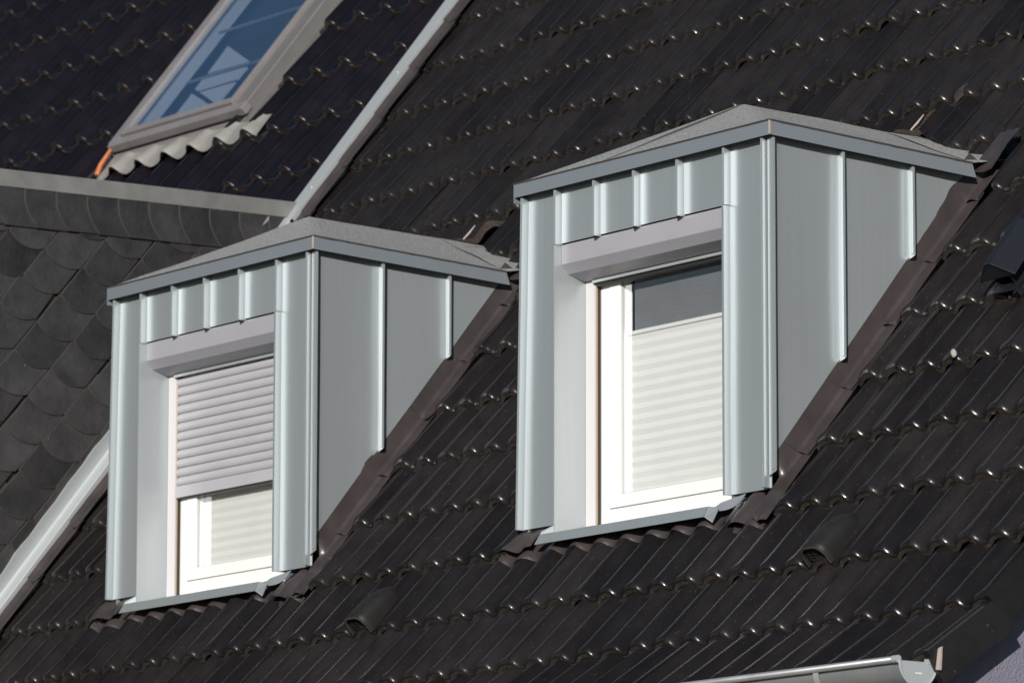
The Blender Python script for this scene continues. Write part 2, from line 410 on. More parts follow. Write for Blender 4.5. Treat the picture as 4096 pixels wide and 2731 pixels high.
# ------------------------------------------------------------------ vent tiles
def vent(u, label):
    o = empty('vent_tile', roof_to_world((U0 + u, rows[2][0], rows[2][1])), (SL + rows[2][2], 0, 0))
    prop(o, label, 'roof vent', 'vent tiles in the tile course below the dormers')
    link('tile', T_FULL, o)
    # barrel hood rising from the tile and ending flush with its lower edge
    mb = MB('dark_plastic', 'tile_edge'); n = 18; P = []
    for y, wd, ht in ((-0.004, 0.064, 0.058), (0.02, 0.064, 0.060), (0.07, 0.063, 0.060), (0.13, 0.060, 0.053), (0.18, 0.055, 0.038), (0.215, 0.043, 0.016), (0.235, 0.02, -0.012), (0.24, 0.002, -0.03)):
        ring = []
        for k in range(n + 1):
            a = math.pi * k / n; ca, sa = math.cos(a), math.sin(a)
            ex = 0.62
            ring.append((0.135 - wd * math.copysign(abs(ca) ** ex, ca), y, -0.032 + (ht * 0.86 + 0.030) * abs(sa) ** ex))
        P.append(ring)
    mb.grid(P, 0)
    inner = [(0.135 + (q[0] - 0.135) * 0.84, q[1], -0.032 + (q[2] + 0.032) * 0.86) for q in P[0]]
    mb.grid([P[0], inner], 1); mb.grid([inner, [(q[0], 0.10, q[2]) for q in inner]], 0)
    mb.build('hood', o, None, 0, True)
    gr = MB('dark_plastic')
    for zz in (-0.014, -0.003, 0.008, 0.019, 0.029): gr.box(0.086, 0.184, 0.006, 0.010, zz - 0.0022, zz + 0.0022)
    for xx in (0.105, 0.135, 0.165): gr.box(xx - 0.0018, xx + 0.0018, 0.004, 0.012, -0.025, 0.034)
    gr.build('grille', o)
    return o
vent(0.28, 'dark barrel shaped vent tile below the dormer with the half lowered pleated blind')
vent(-2.42, 'dark barrel shaped vent tile below the dormer with the lowered roller shutter')

# black hood on a bracket, standing on a glossy carrier tile to the right of the dormer
ho = empty('roof_hood', roof_to_world((U0 + 0.30, rows[-2][0], 0)), (SL, 0, 0)); prop(ho, 'black metal hood on a bracket above the tiles beside the dormer cheek', 'roof hood')
mb = MB('dark_metal'); prof = [(0.105, 0.040), (0.185, 0.110), (0.20, 0.117), (0.225, 0.115), (0.300, 0.050), (0.296, 0.046), (0.222, 0.109), (0.20, 0.111), (0.19, 0.105), (0.110, 0.036)]
mb.prism(prof, 'y', 0.0, 0.23); mb.build('hood', ho, None, 0.002)
mb = MB('dark_metal'); mb.add([(0.110, 0.003, 0.038), (0.298, 0.003, 0.048), (0.224, 0.003, 0.112), (0.19, 0.003, 0.107)], [(0, 1, 2, 3)]); mb.build('hood_end', ho)
mb = MB('dark_metal'); mb.box(0.17, 0.174, 0.01, 0.20, -0.04, 0.09); mb.box(0.25, 0.254, 0.01, 0.20, -0.04, 0.075); mb.box(0.15, 0.285, -0.02, 0.03, -0.004, 0.0); mb.box(0.281, 0.285, -0.03, 0.02, -0.03, 0.012); mb.build('bracket', ho, None, 0.001)

# ------------------------------------------------------------------ party line capping, lead soakers
vf = empty('verge_flashing', roof_to_world((XL, 0, 0)), (SL, 0, 0)); prop(vf, 'pale zinc capping strip running up the roof between the two houses', 'flashing')
mb = MB('zinc_pale'); prof = [(-0.006, -0.10), (-0.006, 0.038), (-0.078, 0.046), (-0.078, 0.040), (-0.012, 0.032), (-0.012, -0.10)]
mb.prism(prof, 'y', 2.13, -ROW_TOP * EX); mb.build('capping', vf, None, 0.0015)
mb = MB('zinc_pale')                                        # wider upstand against the slate cheek
n = 60; top = []
for i in range(n + 1):
    s = -3.2 * EX + (2.15 + 3.2 * EX) * i / n
    hh = 0.112 + 0.004 * mnoise.noise((s * 6, 0, 0)) + 0.003 * math.sin(s * 31)
    top.append([(-0.006, s, -0.10), (-0.006, s, 0.036), (-0.009, s, 0.040), (-0.050, s, 0.050), (-0.056, s, 0.058), (-0.048, s, hh), (-0.052, s, hh + 0.002), (-0.075, s, hh - 0.004)])
mb.grid(top); mb.build('upstand', vf, None, 0, False)
for s in (-0.35, 0.55, 1.6, 2.35, 3.1, 3.75):
    mb = MB('zinc_pale'); mb.tube([(-0.03, s, 0.040), (-0.03, s, 0.0455)], [0.006, 0.004], 10); mb.build('rivet', vf)
def crumple(mb, f, ni, nj, mi=0): mb.grid([[f(i / ni, j / nj) for j in range(nj + 1)] for i in range(ni + 1)], mi)
for r in range(-12, 4):
    if r == 3: continue
    s0 = rows[r][0] - 0.025
    mb = MB('lead')
    def f(a, t, s0=s0, r=r):
        x = 0.002 + 0.058 * a
        end = max(0.0, 1 - t / 0.12)
        h = -0.020 + 0.022 * max(0, 1 - a * 4) - 0.008 * t * 0.9 + end * end * 0.003 * math.sin(a * 7 + r) + 0.0015 * mnoise.noise((a * 3 + r, t * 6, r * 3.1))
        return (x, s0 + 0.36 * t - 0.01 * math.sin(a * 5 + r) * (1 if t < 0.02 else 0), h + 0.024)
    crumple(mb, f, 8, 16); mb.build('soaker', vf, None, 0, True)

# ------------------------------------------------------------------ dormers
def dormer(ox, label, shutter, seed):
    rnd = random.Random(seed)
    base = dorm_world((W / 2, 0, -1.26), ox)
    root = empty('dormer', base); prop(root, label, 'dormer', 'zinc clad dormers on the tiled roof')
    def tf(q): return dorm_world(q, ox) - base
    def B(name, mb, parent=root, bevel=0.0, smooth=False): return mb.build(name, parent, tf, bevel, smooth)
    XA, XB = 0.2065, 1.2156               # window opening
    SPR = 0.034
    def lean(x, z): return x - 0.03 * (-z / 1.26) * (1 if x < 0.05 else 0)
    # --- front cladding panels with softly rolled edges
    def panel(name, x0, x1, z0, z1, taper=False):
        mb = MB('zinc'); P = []; n = 14
        for i in range(n + 1):
            t = i / n; x = x0 + (x1 - x0) * t; col = []
            d = min(t, 1 - t) * (x1 - x0)
            y = -0.004 * math.exp(-d / 0.008)
            for j in range(9):
                z = z0 + (z1 - z0) * j / 8
                xx = x - (0.03 * (-z / 1.26) * (1 - t) if taper else 0)
                col.append((xx, y + 0.0022 * mnoise.noise((x * 4 + seed, z * 2.2, 1.7)), z))
            P.append(col)
        mb.grid(P); return B(name, mb, root, 0, True)
    xs = [0.2065, 0.4459, 0.6867, 0.9448, 1.2156]
    panel('front_panel', 0.0, XA, -1.259, 0.02, True)
    for i in range(4): panel('front_panel', xs[i], xs[i + 1], -0.2045, 0.02)
    panel('front_panel', XB, W, -1.259, 0.02)
    # --- cheek panels
    def zc(y): return -1.150 + 1.231 * y
    ys = [0.0, 0.308, 0.638, 0.93]
    for i in range(3):
        mb = MB('zinc'); P = []; n = 12; y1 = min(ys[i + 1], 0.915)
        for a in range(n + 1):
            y = ys[i] + (y1 - ys[i]) * a / n; d = min(a / n, 1 - a / n) * (y1 - ys[i])
            x = W + 0.004 * math.exp(-d / 0.010)
            zb = zc(y); zt = 0.02 - 0.045 * y
            P.append([(x + 0.0060 * mnoise.noise((y * 3 + seed, (zb + (zt - zb) * j / 8) * 1.6, 4.2)), y, zb + (zt - zb) * j / 8) for j in range(9)])
        mb.grid(P); B('cheek_panel', mb, root, 0, True)
    mb = MB('zinc'); mb.add([(0, 0, -1.3), (0, 0.93, zc(0.93)), (0, 0.93, 0.02), (0, 0, 0.02)], [(0, 1, 2, 3)]); B('cheek_panel', mb)
    # --- standing seams
    def seam_front(x, z0, z1=-0.002, th=0.0075):
        mb = MB('zinc'); xb = lean(x, z0)
        mb.hexa([(xb, -SPR, z0), (xb + th, -SPR, z0), (xb + th, 0.002, z0), (xb, 0.002, z0)], [(x, -SPR, z1), (x + th, -SPR, z1), (x + th, 0.002, z1), (x, 0.002, z1)])
        B('standing_seam', mb, root, 0.0018)
        mb = MB('zinc'); mb.hexa([(xb - 0.004, -SPR, z0 + 0.002), (xb, -SPR, z0 + 0.002), (xb, -SPR + 0.012, z0 + 0.002), (xb - 0.004, -SPR + 0.012, z0 + 0.002)],
                                 [(x - 0.004, -SPR, z1), (x, -SPR, z1), (x, -SPR + 0.012, z1), (x - 0.004, -SPR + 0.012, z1)])
        B('seam_fold', mb, root, 0.001)
    seam_front(0.0, -1.262)
    for x in xs[1:4]: seam_front(x, -0.212)
    seam_front(XA, -0.212); seam_front(XB, -0.212); seam_front(1.4344, -1.258)
    for y, yb in ((-0.016, None), (0.308, 1), (0.638, 1)):
        z0 = -1.217 if yb is None else zc(y) - 0.012; z1 = -0.002 - 0.045 * y; th = 0.0075
        mb = MB('zinc'); mb.hexa([(W - 0.002, y, z0), (W + SPR, y, z0 + 0.012), (W + SPR, y + th, z0 + 0.018), (W - 0.002, y + th, z0 + 0.006)], [(W - 0.002, y, z1), (W + SPR, y, z1), (W + SPR, y + th, z1), (W - 0.002, y + th, z1)])
        B('standing_seam', mb, root, 0.0018)
        mb = MB('zinc'); mb.box(W + SPR - 0.013, W + SPR, y - 0.004, y, z0 + 0.02, z1); B('seam_fold', mb, root, 0.001)
    # --- window reveal flanges
    mb = MB('lit_reveal_zinc'); mb.box(XA, XA + 0.003, -SPR, 0.125, -1.300, -0.212); B('reveal', mb, root, 0.001)
    mb = MB('zinc'); mb.box(XA - 0.006, XA - 0.0005, -SPR, -SPR + 0.004, -1.262, -0.213); B('reveal_fold', mb, root, 0.0008)
    mb = MB('zinc'); mb.box(XB, XB + 0.003, -SPR, 0.125, -1.262, -0.212); mb.box(XB - 0.006, XB + 0.006, -SPR - 0.001, -SPR + 0.003, -1.262, -0.213); B('reveal', mb, root, 0.001)
    # --- fascia
    a = 0.045; zf = 0.052; dz = 0.046
    mb = MB('zinc_trim'); mb.box(-0.030, W + a, -a, -a + 0.003, 0.0, zf); B('fascia', mb, root, 0.0008)
    mb = MB('zinc_trim'); yb = 0.93
    def sf(y, z): return z - dz * (y + a)
    mb.hexa([(W + a, -a + 0.001, 0), (W + a + 0.003, -a - 0.0005, 0), (W + a + 0.003, yb, sf(yb, 0)), (W + a, yb, sf(yb, 0))], [(W + a, -a + 0.001, zf), (W + a + 0.003, -a - 0.0005, zf), (W + a + 0.003, yb - 0.02, sf(yb, zf)), (W + a, yb - 0.02, sf(yb, zf))])
    B('fascia', mb, root, 0.0008)
    mb = MB('mortar'); mb.box(W + a - 0.003, W + a + 0.0045, -a - 0.002, -a + 0.004, 0.002, zf); B('corner_joint', mb, root, 0.001)
    mb = MB('zinc_trim'); mb.box(-0.033, -0.030, -a, yb, -0.02, zf); B('fascia', mb)
    # --- felt roof: hipped front, level ridge running back into the tiles
    pk = Vector((0.7253, 0.455, 0.300)); rb = Vector((0.7253, 1.62, 0.272)); rt = zf + 0.002
    fl = Vector((-0.033, -a, rt)); fr = Vector((W + a + 0.004, -a - 0.001, rt)); rr_ = Vector((W + a + 0.004, yb - 0.02, sf(yb, rt))); rl = Vector((-0.033, yb, sf(yb, rt)))
    def ext(p, q, t): return p + (q - p) * t
    mb = MB('felt', 'felt_edge')
    def patch(c00, c10, c01, c11, ni=16, nj=16, bow=0.0, amp=0.004):
        P = []
        for i in range(ni + 1):
            rowp = []
            for j in range(nj + 1):
                s, t = i / ni, j / nj
                q = (c00 * (1 - s) + c10 * s) * (1 - t) + (c01 * (1 - s) + c11 * s) * t
                q = q + Vector((0, 0, amp * mnoise.noise(q * 4 + Vector((seed, 0, 0))) * min(1, 8 * t) - bow * 4 * t * (1 - t)))
                rowp.append(q)
            P.append(rowp)
        mb.grid(P)
    pl = pk + Vector((-0.012, 0, -0.002)); pr = pk + Vector((0.012, 0, -0.002))
    patch(fl, fr, pl, pr, bow=0.004)                                   # front hip
    rr2 = Vector((W + a - 0.03, 1.30, sf(1.30, rt) + 0.09))            # runs on under the tiles
    patch(fr, rr_, pr, Vector((0.7373, 1.12, 0.279)), bow=0.004)
    patch(rr_, rr2, Vector((0.7373, 1.12, 0.279)), rb + Vector((0.012, 0, 0)), 10, 12, amp=0.006)
    rl2 = Vector((-0.033, 1.30, sf(1.30, rt) + 0.09))
    patch(fl, rl, pl, Vector((0.7133, 1.12, 0.279)), bow=0.004)
    patch(rl, rl2, Vector((0.7133, 1.12, 0.279)), rb, 8, 10)
    mb.grid([[pl, rb + Vector((-0.012, 0, 0))], [pr, rb + Vector((0.012, 0, 0))]])
    B('felt_roof', mb, root, 0, True)
    mb = MB('felt_edge')                                               # ragged dark felt edge over the fascia
    n = 70
    for p, q in ((fl, fr), (fr, rr_)):
        P = []
        for i in range(n + 1):
            c = p + (q - p) * (i / n); out = Vector((0, -0.0022, 0)) if p is fl else Vector((0.0022, 0, 0))
            dn = 0.003 + 0.004 * abs(mnoise.noise((i * 0.9, seed, 2))) * (1 if p is fr else 0.5)
            P.append([c + Vector((0, 0, 0.003)), c + out + Vector((0, 0, 0.002)), c + out + Vector((0, 0, -dn))])
        mb.grid(P)
    B('felt_drip', mb)
    mb = MB('felt', 'felt_edge')                                       # lapped sheet on the front hip
    if not shutter:
        s0 = fl + (fr - fl) * 0.36; nrm = (fr - fl).cross(pk - fl).normalized()
        P = []; n = 24
        for i in range(n + 1):
            t = i / n; c = s0 + (pl - s0) * t + Vector((0.012 * math.sin(t * 9), 0, 0)); d = (fl + (pl - fl) * t) - c
            P.append([c - d.normalized() * 0.003 - nrm * 0.002, c + nrm * 0.0035, c + d * 0.55 + nrm * 0.003, c + d * 0.98 - nrm * 0.001])
        mb.grid([q[1:] for q in P]); mb.grid([q[:2] for q in P], 1)
        B('felt_lap', mb)
    # felt upturn and the dark membrane behind the ridge
    mb = MB('felt'); q0 = Vector((0.98, 1.085, 0.235))
    crumple(mb, lambda s, t: q0 + Vector((0.05 * s + 0.26 * t, -0.03 * t, 0.012 + 0.05 * math.sin(math.pi * (0.15 + 0.8 * s)) * (1 - t) ** 1.5 + 0.006 * mnoise.noise((s * 4, t * 5, seed)) - 0.15 * t)), 8, 10)
    pass
    mb = MB('mortar'); mb.tube([tf(Vector((0.93, 1.05, 0.255))) * 0 + Vector((0.935, 1.10, 0.245)), Vector((0.945, 1.125, 0.275)), Vector((0.965, 1.14, 0.305))], [0.0035, 0.0045, 0.002], 6); B('timber_offcut', mb)
    # --- roller shutter housing and rails
    sh = B('roller_shutter', MB('lilac_paint').prism([(0.0, -0.2105), (0.0, -0.284), (0.031, -0.318), (0.10, -0.3385), (0.125, -0.340), (0.125, -0.2105)], 'x', XA + 0.0035, XB - 0.0005), root, 0.0015)
    mb = MB('zinc_pale'); mb.box(XA + 0.06, XB - 0.02, 0.100, 0.106, -0.352, -0.3405); B('lintel_strip', mb, sh, 0.001)
    for x0 in (XA + 0.0035, XB - 0.06):
        mb = MB('rail_paint', 'gasket', 'brass'); mb.box(x0, x0 + 0.052, 0.112, 0.134, -1.262, -0.3405); B('guide_rail', mb, sh, 0.0015)
    mb = MB('gasket'); mb.box(XA + 0.0565, XA + 0.0675, 0.124, 0.134, -1.258, -0.345); B('brush_seal', mb, sh)
    mb = MB('brass'); mb.box(XA + 0.0605, XA + 0.0645, 0.119, 0.1235, -1.258, -0.345); B('brush', mb, sh)
    if shutter:
        z = -0.352
        while z > -0.785:
            z2 = z - 0.0378; mb = MB('slat_paint'); P = []
            for k in range(9):
                t = k / 8; P.append([(x, 0.1265 - 0.0075 * math.sin(math.pi * min(1, t * 1.02)) ** 0.75 - 0.002 * t, z + (z2 - z + 0.0018) * t) for x in (XA + 0.058, XB - 0.055)])
            P.append([(x, 0.132, z2 + 0.0008) for x in (XA + 0.058, XB - 0.055)])
            mb.grid(P); B('slat', mb, sh, 0, True); z = z2
        mb = MB('slat_paint'); mb.box(XA + 0.058, XB - 0.055, 0.116, 0.131, z - 0.050, z - 0.001); B('bottom_bar', mb, sh, 0.002)
        mb = MB('gasket'); mb.box(XA + 0.062, XB - 0.06, 0.119, 0.128, z - 0.056, z - 0.0505); B('bottom_seal', mb, sh)
    else:
        mb = MB('gasket'); mb.box(XA + 0.07, XB - 0.055, 0.112, 0.128, -0.366, -0.3525); B('bottom_bar', mb, sh, 0.001)
    # --- window
    yw = 0.137; x0, x1, z0, z1 = XA + 0.068, XB - 0.01, -1.279, -0.235
    win = MB('pvc')
    def ring(mb, x0, x1, z0, z1, t, y0, y1, tb=None):
        tb = tb or t
        mb.box(x0, x0 + t, y0, y1, z0, z1); mb.box(x1 - t, x1, y0, y1, z0, z1)
        mb.box(x0 + t + 0.0002, x1 - t - 0.0002, y0 + 0.0001, y1, z0, z0 + tb); mb.box(x0 + t + 0.0002, x1 - t - 0.0002, y0 + 0.0001, y1, z1 - t, z1)
    ring(win, x0, x1, z0, z1, 0.048, yw, yw + 0.07, 0.072)
    wo_ = B('window', win, root, 0.0025)
    mb = MB('pvc'); ring(mb, x0 + 0.050, x1 - 0.050, z0 + 0.075, z1 - 0.05, 0.066, yw - 0.003, yw + 0.06, 0.048); B('sash', mb, wo_, 0.004)
    gx0, gx1, gz0, gz1 = x0 + 0.116, x1 - 0.116, z0 + 0.123, z1 - 0.116
    mb = MB('spacer'); ring(mb, gx0 - 0.002, gx1 + 0.002, gz0 - 0.002, gz1 + 0.002, 0.005, yw + 0.004, yw + 0.016); B('gasket', mb, wo_)
    mb = MB('glass'); mb.add([(gx0, yw + 0.012, gz0), (gx1, yw + 0.012, gz0), (gx1, yw + 0.012, gz1), (gx0, yw + 0.012, gz1)], [(0, 1, 2, 3)]); B('pane', mb, wo_)
    # pleated blind
    bt = -0.546 if not shutter else -0.50
    bl = MB('blind'); P = []; npl = 30 if not shutter else 32; yb_ = yw + 0.042
    for k in range(npl + 1):
        z = bt - 0.014 + (gz0 - 0.002 - bt + 0.014) * k / npl
        P.append([(x, yb_ + (0.0028 if k % 2 else -0.0028), z) for x in (gx0 + 0.006, (gx0 + gx1) / 2, gx1 - 0.004)])
    bl.grid(P); blo = B('pleated_blind', bl, wo_)
    mb = MB('pvc'); mb.box(gx0 + 0.004, gx1 - 0.003, yb_ - 0.011, yb_ + 0.011, bt - 0.014, bt); B('blind_rail', mb, wo_, 0.002)
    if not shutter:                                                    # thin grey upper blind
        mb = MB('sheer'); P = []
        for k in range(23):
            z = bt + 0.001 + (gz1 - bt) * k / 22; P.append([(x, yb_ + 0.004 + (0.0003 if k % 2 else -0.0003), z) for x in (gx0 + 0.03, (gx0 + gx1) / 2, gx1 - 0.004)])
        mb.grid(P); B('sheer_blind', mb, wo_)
    mb = MB('curtain')
    crumple(mb, lambda s, t: (gx0 - 0.02 + 0.09 * s, yw + 0.085 + 0.010 * math.sin(s * 14), -1.15 + 0.80 * t), 20, 2); B('curtain', mb, wo_, 0, True)
    # room behind
    mb = MB('interior'); mb.box(XA - 0.1, XB + 0.1, yw + 0.0705, 1.1, -1.255, -0.02); mb.f = [f for i, f in enumerate(mb.f) if i != 2]; mb.mi = mb.mi[:len(mb.f)]
    B('room_lining', mb)
    mb = MB('interior'); mb.box(XA - 0.06, XB + 0.06, 0.1255, yw + 0.070, -0.2345, -0.212); mb.box(XB - 0.0095, XB + 0.06, 0.1255, yw + 0.07, -1.262, -0.30); mb.box(XA - 0.06, XA + 0.067, yw + 0.0005, yw + 0.07, -1.262, -0.30); B('window_packing', mb)
    # --- sill
    sy = -0.075
    mb = MB('zinc'); th = 0.003
    mb.hexa([(0.175, sy, -1.304 - th), (1.175, sy, -1.304 - th), (1.212, 0.136, -1.280 - th), (0.2095, 0.136, -1.280 - th)], [(0.175, sy, -1.304), (1.175, sy, -1.304), (1.212, 0.136, -1.280), (0.2095, 0.136, -1.280)])
    so = B('sill', mb, root, 0.0008)
    mb = MB('zinc'); mb.hexa([(0.150, sy - 0.008, -1.338), (1.158, sy - 0.008, -1.338), (1.158, sy - 0.005, -1.338), (0.150, sy - 0.005, -1.338)], [(0.178, sy - 0.003, -1.302), (1.178, sy - 0.003, -1.302), (1.178, sy, -1.302), (0.178, sy, -1.302)]); B('drip_edge', mb, so, 0.0006)
    mb = MB('zinc'); mb.hexa([(1.160, sy - 0.006, -1.338), (1.184, sy + 0.012, -1.360), (1.186, sy + 0.012, -1.360), (1.162, sy - 0.006, -1.338)], [(1.180, sy - 0.001, -1.302), (1.222, sy + 0.012, -1.312), (1.224, sy + 0.012, -1.312), (1.182, sy - 0.001, -1.302)]); B('sill_return', mb, so)
    mb = MB('zinc'); P = []
    for i in range(10):
        t = i / 9; x = 1.19 + 0.12 * t
        P.append([(x, sy + 0.03 * math.sin(t * 2.2) + 0.035 * t, -1.318 + 0.045 * t ** 1.4 - 0.012 * math.sin(math.pi * t)), (x - 0.004, sy + 0.05 + 0.02 * t, -1.285 + 0.022 * t)])
    mb.grid(P); B('sill_upstand', mb, so, 0, True)
    mb = MB('zinc'); mb.hexa([(0.168, sy + 0.005, -1.300), (0.170, sy + 0.005, -1.300), (0.2065, 0.0, -1.285), (0.2045, 0.0, -1.285)], [(0.168, sy + 0.012, -1.288), (0.170, sy + 0.012, -1.288), (0.2065, 0.0, -1.250), (0.2045, 0.0, -1.250)]); B('sill_upstand', mb, so)
    # --- lead soakers stepping up the cheek
    cw = dorm_world((W, 0, -1.15), ox); xr = to_roof(cw).x
    mbase = base
    def rf(q): return roof_to_world(q) - mbase
    for r in range(-4, 3):
        s0 = rows[r][0] - 0.045; ln = 0.17 if r == -4 else 0.37
        if r == 2: continue
        mb = MB('lead')
        ph = rnd.random() * 6; sF = to_roof(dorm_world((W, 0, -1.17), ox)).y
        def f(aa, t, r=r, s0=s0, ph=ph):
            # profile: up behind the cheek, down, out on the roof
            up = max(0.0, min(1.0, (s0 + ln * t - sF + 0.02) / 0.07)); up = up * up * (3 - 2 * up)
            if aa < 0.5: x = xr - 0.014 + 0.024 * (aa / 0.5) ; h = ((0.070 if r == -4 else 0.115) * up - 0.02 * (1 - up)) * (1 - aa / 0.5) - 0.026 * (aa / 0.5)
            else: x = xr + 0.010 + 0.050 * ((aa - 0.5) / 0.5); h = -0.026 - 0.008 * ((aa - 0.5) / 0.5)
            end = max(0.0, 1 - t / 0.10)
            h += -0.010 * t + end * end * (0.007 * math.sin(aa * 9 + ph) * (aa > 0.35)) + 0.002 * mnoise.noise((aa * 2 + ph, t * 3, r))
            s = s0 + ln * t + (0.006 * math.sin(aa * 6 + ph) if t < 0.03 else 0)
            return rf((x + 0.004 * mnoise.noise((t * 4, ph, 0)), s, h + 0.004))
        mb.grid([[f(i / 16, j / 22) for j in range(23)] for i in range(17)])
        mb.build('soaker', root, None, 0, True)
    # big lead piece at the upper end of the valley
    mb = MB('lead')
    def f(aa, t): return rf((xr - 0.02 + 0.105 * aa + 0.01 * t, 4.26 * EX + (0.66 * EX) * t - 0.02 * math.sin(aa * 3.1) * (1 - t), 0.010 - 0.006 * t + 0.007 * math.sin(aa * 5 + t * 3) * (1 - t) + 0.005 * mnoise.noise((aa * 4, t * 6, seed))))
    mb.grid([[f(i / 10, j / 16) for j in range(17)] for i in range(11)]); mb.build('soaker', root, None, 0, True)
    # --- front apron dressed over the tile waves
    xa = to_roof(dorm_world((0, 0, -1.26), ox)).x
    mb = MB('lead'); P = []; n = 150; wA, wB = xa - 0.08, xr + 0.03
    ph0 = U0 - 0.02
    sA = rows[2][0] + EX * 0.94
    for i in range(n + 1):
        x = wA + (wB - wA) * i / n; colp = []
        hx = hprof(x - ph0 + 0.15 * 100)
        edge = 0.0
        da, db = x - xa, xr - x
        low = 0.010 * mnoise.noise((x * 9, seed, 0))
        if da < 0.20: low -= 0.034 * (1 - abs(da - 0.02) / 0.18)
        if db < 0.14: low -= 0.04
        for j in range(13):
            t = j / 12; s = sA + low + (0.10 - low) * t
            h = hx * (1 - 0.55 * t) - (s - rows[2][0]) * math.tan(DEL) + 0.007 + 0.004 * mnoise.noise((x * 12, s * 14, seed)) * (1 if min(da, db) < 0.2 else 0.2)
            if j == 0: h -= 0.006
            colp.append(rf((x, s, h - 0.010 * t)))
        P.append(colp)
    mb.grid(P); mb.build('apron', root, None, 0, True)
    # crumpled corner patch at the lower left
    mb = MB('lead')
    def f(aa, t):
        s = 1.03 * -EX + 0.24 * t; x = xa - 0.085 + 0.15 * aa + 0.06 * (1 - t) * aa
        return rf((x, s, -0.014 - 0.055 * t * t + 0.014 * mnoise.noise((aa * 3.2 + seed, t * 3.2, 3)) + 0.010 * math.sin(aa * 8) * (1 - t)))
    mb.grid([[f(i / 14, j / 18) for j in range(19)] for i in range(15)]); mb.build('corner_patch', root, None, 0, True)
    mb = MB('lead')
    def f(aa, t):
        s = 1.16 * -EX + 0.30 * t; x = xr - 0.20 + 0.24 * aa
        return rf((x, s, -0.028 - 0.05 * t * t + 0.012 * mnoise.noise((aa * 3.0 + seed * 2, t * 3.0, 8)) - 0.014 * math.cos(aa * 8)))
    mb.grid([[f(i / 14, j / 18) for j in range(19)] for i in range(15)]); mb.build('corner_patch', root, None, 0, True)
    return root
dormer(0.0, 'zinc clad dormer with open roller shutter and half lowered white pleated blind', False, 3)
dormer(-SP, 'zinc clad dormer with grey slatted roller shutter lowered over most of its window', True, 11)

# ------------------------------------------------------------------ eaves gutter
gx1 = XV - 0.005; gy, gz, gr_ = -0.878, ZS - 2.074, 0.077
gt = empty('gutter', (gx1 - 1.5, gy, gz - gr_)); prop(gt, 'grey half round eaves gutter with flat end cap below the tiles', 'gutter')
gb = Vector((gx1 - 1.5, gy, gz - gr_)); gtf = lambda q: Vector(q) - gb
n = 20; out = []; inn = []
for k in range(n + 1):
    a_ = math.pi * k / n
    out.append((gy - gr_ * math.cos(a_), gz - gr_ * math.sin(a_) * 1.05)); inn.append((gy - (gr_ - 0.002) * math.cos(a_), gz - (gr_ - 0.002) * math.sin(a_) * 1.05))
mb = MB('gutter_zinc'); mb.grid([[(x, q[0] + 0.009 * max(0, 1 - k / 5), q[1]) for k, q in enumerate(out)] for x in (XL, gx1)]); mb.grid([[(x, q[0] + 0.009 * max(0, 1 - k / 5), q[1]) for k, q in enumerate(inn)] for x in (XL, gx1)], 0, True); mb.build('trough', gt, gtf, 0, True)
mb = MB('gutter_zinc'); mb.tube([(XL, gy - gr_ - 0.004, gz + 0.004), (gx1 - 0.012, gy - gr_ - 0.004, gz + 0.004)], 0.011, 14); mb.build('bead', gt, gtf, 0, True)
mb = MB('cap_grey'); mb.hexa([(gx1, *q) for q in out], [(gx1 + 0.004, *q) for q in out])
mb.tube([(gx1 + 0.004, q[0], q[1]) for q in out], 0.004, 6)
mb.tube([(gx1 - 0.02, gy - gr_ - 0.004, gz + 0.004), (gx1 + 0.004, gy - gr_ - 0.004, gz + 0.004)], 0.0125, 12)
mb.box(gx1 - 0.01, gx1 + 0.006, gy + gr_ - 0.04, gy + gr_ + 0.002, gz - 0.006, gz + 0.010); mb.build('end_cap', gt, gtf)
mb = MB('pvc'); mb.box(gx1 + 0.0042, gx1 + 0.0047, gy - 0.012, gy + 0.016, gz - 0.038, gz - 0.035); mb.build('cap_mark', gt, gtf)
for xb in (gx1 - 0.42, gx1 - 1.20):
    mb = MB('zinc_pale'); P = [[(x, gy - (gr_ + 0.003) * math.cos(math.pi * k / n), gz - (gr_ + 0.003) * math.sin(math.pi * k / n) * 1.05) for k in range(n + 1)] for x in (xb, xb + 0.028)]
    mb.grid(P); mb.build('bracket', gt, gtf, 0, True)
mb = MB('mortar'); mb.hexa([(XV + 0.016, -0.822, ZS - 2.098), (XV + 0.030, -0.822, ZS - 2.100), (XV + 0.030, -0.806, ZS - 2.100), (XV + 0.016, -0.806, ZS - 2.098)], [(XV + 0.016, -0.812, ZS - 2.03), (XV + 0.030, -0.812, ZS - 2.026), (XV + 0.030, -0.800, ZS - 2.022), (XV + 0.016, -0.800, ZS - 2.03)]); mb.build('verge_end', house, wall_tf, 0.003)

# mortar crumb lying on a tile
cp = roof_to_world((U0 + 0.150, 0.155 + EX * 1, 0.004))
bm = bmesh.new(); bmesh.ops.create_icosphere(bm, subdivisions=2, radius=0.012)
for v in bm.verts: v.co = Vector((v.co.x, v.co.y * 0.8, v.co.z * 1.3)) * (1 + 0.35 * mnoise.noise(v.co * 90))
me = bpy.data.meshes.new('mortar_crumb'); bm.to_mesh(me); bm.free(); me.materials.append(MATS['mortar'])
d_ = CAM + (FV + RV * ((3818 - 2048) / 21684) - UV * ((1416 - 1365.5) / 21684)) * 1.0 - CAM
tt = ((P0 - CAM).dot(nR) ) / d_.dot(nR); hitp = CAM + d_ * tt
oc = link('mortar_crumb', me); oc.location = hitp + nR * 0.004; prop(oc, 'small pale crumb lying on the dark tiles', 'stone')

